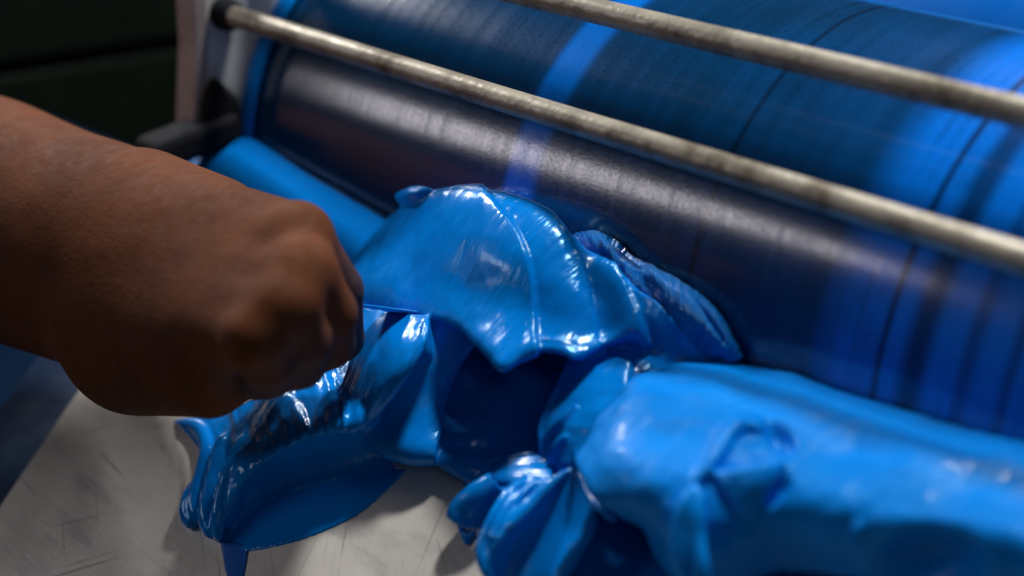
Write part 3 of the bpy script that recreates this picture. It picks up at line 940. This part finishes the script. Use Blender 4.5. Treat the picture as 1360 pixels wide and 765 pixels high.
J = lambda x, y, d: fwd(x, y, d)
mm = 0.001
K = lambda x, y, d: fwd(x, y, d - 24)
def fingers(P):
    f = None
    def add(ch, k=.0016):
        nonlocal f
        g = None
        for (a, ra), (b, rb) in zip(ch[:-1], ch[1:]):
            c = cone(P, K(*a), K(*b), ra * mm, rb * mm)
            g = c if g is None else smin(g, c, .002)
        f = g if f is None else smin(f, g, k)
    add([((398, 318, 552), 11.5), ((447, 385, 568), 9.6), ((450, 448, 590), 9.4), ((396, 466, 606), 8.4), ((366, 446, 600), 7.6)])
    add([((404, 362, 534), 11.5), ((436, 415, 546), 10.0), ((436, 455, 566), 9.6), ((378, 488, 596), 8.4), ((342, 462, 592), 7.6)])
    add([((380, 408, 524), 11.0), ((402, 450, 534), 9.6), ((398, 482, 554), 9.2), ((340, 502, 586), 8.0), ((306, 472, 582), 7.4)])
    add([((340, 452, 522), 10.5), ((358, 480, 530), 8.8), ((356, 498, 548), 8.4), ((302, 508, 576), 7.4), ((274, 482, 572), 6.6)])
    return f
def hand_sdf(P):
    f = cone(P, J(-420, 150, 740), J(-40, 268, 665), 50 * mm, 40.5 * mm)
    f = smin(f, cone(P, J(-40, 268, 665), J(120, 332, 632), 40.5 * mm, 35 * mm), .03)
    f = smin(f, cone(P, J(20, 268, 650), J(175, 302, 604), 28 * mm, 26 * mm), .03)      # radius side of the wrist
    f = smin(f, cone(P, J(30, 335, 650), J(195, 420, 596), 26 * mm, 27 * mm), .03)      # ulna side
    f = smin(f, cone(P, J(60, 325, 640), K(240, 345, 602), 34 * mm, 25 * mm), .03)        # wrist running into the hand
    # back of the hand: flat plane of four metacarpals
    f = smin(f, cone(P, K(195, 292, 622), K(392, 314, 556), 24 * mm, 12 * mm), .012)
    f = smin(f, cone(P, K(185, 335, 612), K(398, 360, 540), 23 * mm, 12 * mm), .012)
    f = smin(f, cone(P, K(185, 380, 606), K(374, 406, 530), 22 * mm, 11.5 * mm), .012)
    f = smin(f, cone(P, K(185, 425, 606), K(334, 448, 528), 22 * mm, 11 * mm), .012)
    f = smin(f, cone(P, K(190, 390, 612), K(352, 390, 572), 26 * mm, 17 * mm), .015)    # palm
    f = smin(f, cone(P, K(188, 460, 612), K(278, 502, 568), 25.5 * mm, 14.5 * mm), .022)    # heel
    # thumb on the far side, closed over the grip
    f = smin(f, cone(P, K(200, 292, 622), K(300, 300, 606), 20 * mm, 15 * mm), .012)
    f = smin(f, cone(P, K(300, 300, 602), K(372, 350, 612), 12 * mm, 10.5 * mm), .006)
    f = smin(f, cone(P, K(372, 350, 612), K(398, 410, 618), 10 * mm, 8 * mm), .004)
    # knuckles and tendons
    for a, r_ in (((398, 312, 547), 9.5), ((402, 360, 529), 9.5), ((378, 406, 519), 9), ((338, 450, 517), 8.5)):
        q = P - K(*a)
        f = smin(f, np.sqrt((q * q).sum(-1)) - r_ * mm, .010)
    for a, b in (((215, 318, 594), (385, 312, 541)), ((210, 345, 584), (392, 356, 524)), ((205, 378, 580), (368, 404, 515)), ((205, 412, 580), (328, 446, 514))):
        f = smin(f, cone(P, K(*a), K(*b), 0.8 * mm, 1.8 * mm), .007)
    return smin(f, fingers(P), .0028)
step = .0019
cl = np.array([J(-420, 130, 740), J(-300, 330, 690), J(500, 560, 640), J(500, 220, 500), J(0, 150, 500), J(100, 560, 600), J(500, 560, 470), J(200, 180, 470), J(200, 200, 620)])
lo_ = cl.min(0) - .03
hi_ = cl.max(0) + .03
lo_[0] = max(lo_[0], J(-330, 200, 720)[0])
g = [np.arange(lo_[i], hi_[i], step) for i in range(3)]
Fv = np.empty((len(g[0]), len(g[1]), len(g[2])), np.float32)
for a0 in range(0, len(g[0]), 24):
    Pg = np.stack(np.meshgrid(g[0][a0:a0 + 24], g[1], g[2], indexing='ij'), -1)
    Fv[a0:a0 + 24] = hand_sdf(Pg)
Fv[0] = np.maximum(Fv[0], .001)
V, Q = surface_nets(Fv, lo_, step)
person = empty('person', J(-40, 254, 665))
tag(person, "bare brown forearm and clenched right fist gripping a tool over the ink", 'person')
body = make('body', V, Q, 'skin', person)
# ink stain on the fingers
Vc = (V - C0) @ M
px = 680 + F * Vc[:, 0] / Vc[:, 2]
py = 382.5 + F * Vc[:, 1] / Vc[:, 2]
dj = fingers(V)
st = np.zeros(len(V))
for (cx, cy, cd, rr, a_) in ((448, 462, 582, 20, 1.0), (458, 405, 566, 20, .7), (395, 480, 545, 18, .8), (380, 470, 530, 14, .5), (352, 505, 548, 16, .7), (400, 500, 590, 30, .9)):
    dd = np.linalg.norm(V - K(cx, cy, cd), axis=1)
    st = np.maximum(st, a_ * np.clip(1.4 - dd / (rr * mm), 0, 1))
at = body.data.attributes.new('stain', 'FLOAT', 'POINT')
at.data.foreach_set('value', st.astype(np.float32))
sm = body.modifiers.new('smooth', 'SMOOTH')
sm.factor = 0.5
sm.iterations = 3

# ------------------------------------------------------------------ ink knife in the fist
knife = empty('ink_knife', J(390, 420, 575))
tag(knife, 'dark handled ink knife clenched in the fist, its blade buried in blue ink', 'ink knife')
ha, hb = K(318, 480, 566), K(455, 400, 590)
hd = (hb - ha) / np.linalg.norm(hb - ha)
s1 = np.cross(hd, (0, 0, 1.0)); s1 /= np.linalg.norm(s1)
s2 = np.cross(s1, hd)
V, fs = [], []
prof = [(0, .001), (.001, .007), (.006, .0095), (.03, .0105), (.06, .009), (.08, .010), (1.0, .008), (1.001, .001)]
Lh = np.linalg.norm(hb - ha)
for t, rad in prof:
    z = t if t < .5 else Lh + (t - 1.0)
    for j in range(24):
        a = 2 * math.pi * j / 24
        V.append(ha + hd * min(z, Lh + .001) + rad * (math.cos(a) * s1 + .75 * math.sin(a) * s2))
fs = [(i * 24 + j, i * 24 + (j + 1) % 24, (i + 1) * 24 + (j + 1) % 24, (i + 1) * 24 + j) for i in range(len(prof) - 1) for j in range(24)]
make('handle', V, fs, 'handle', knife)
be = lift(548, 414, 49)
bs = fwd(455, 402, 567)
bd = be - bs
Lb = np.linalg.norm(bd)
bd /= Lb
vd = (bs + be) / 2 - C0
n2 = np.cross(bd, vd); n2 /= np.linalg.norm(n2)
n1 = np.cross(bd, n2)
box_xform('blade', (bs + be) / 2, bd * Lb / 2, n1 * .007, n2 * .0005, 'ink', knife, .0004)
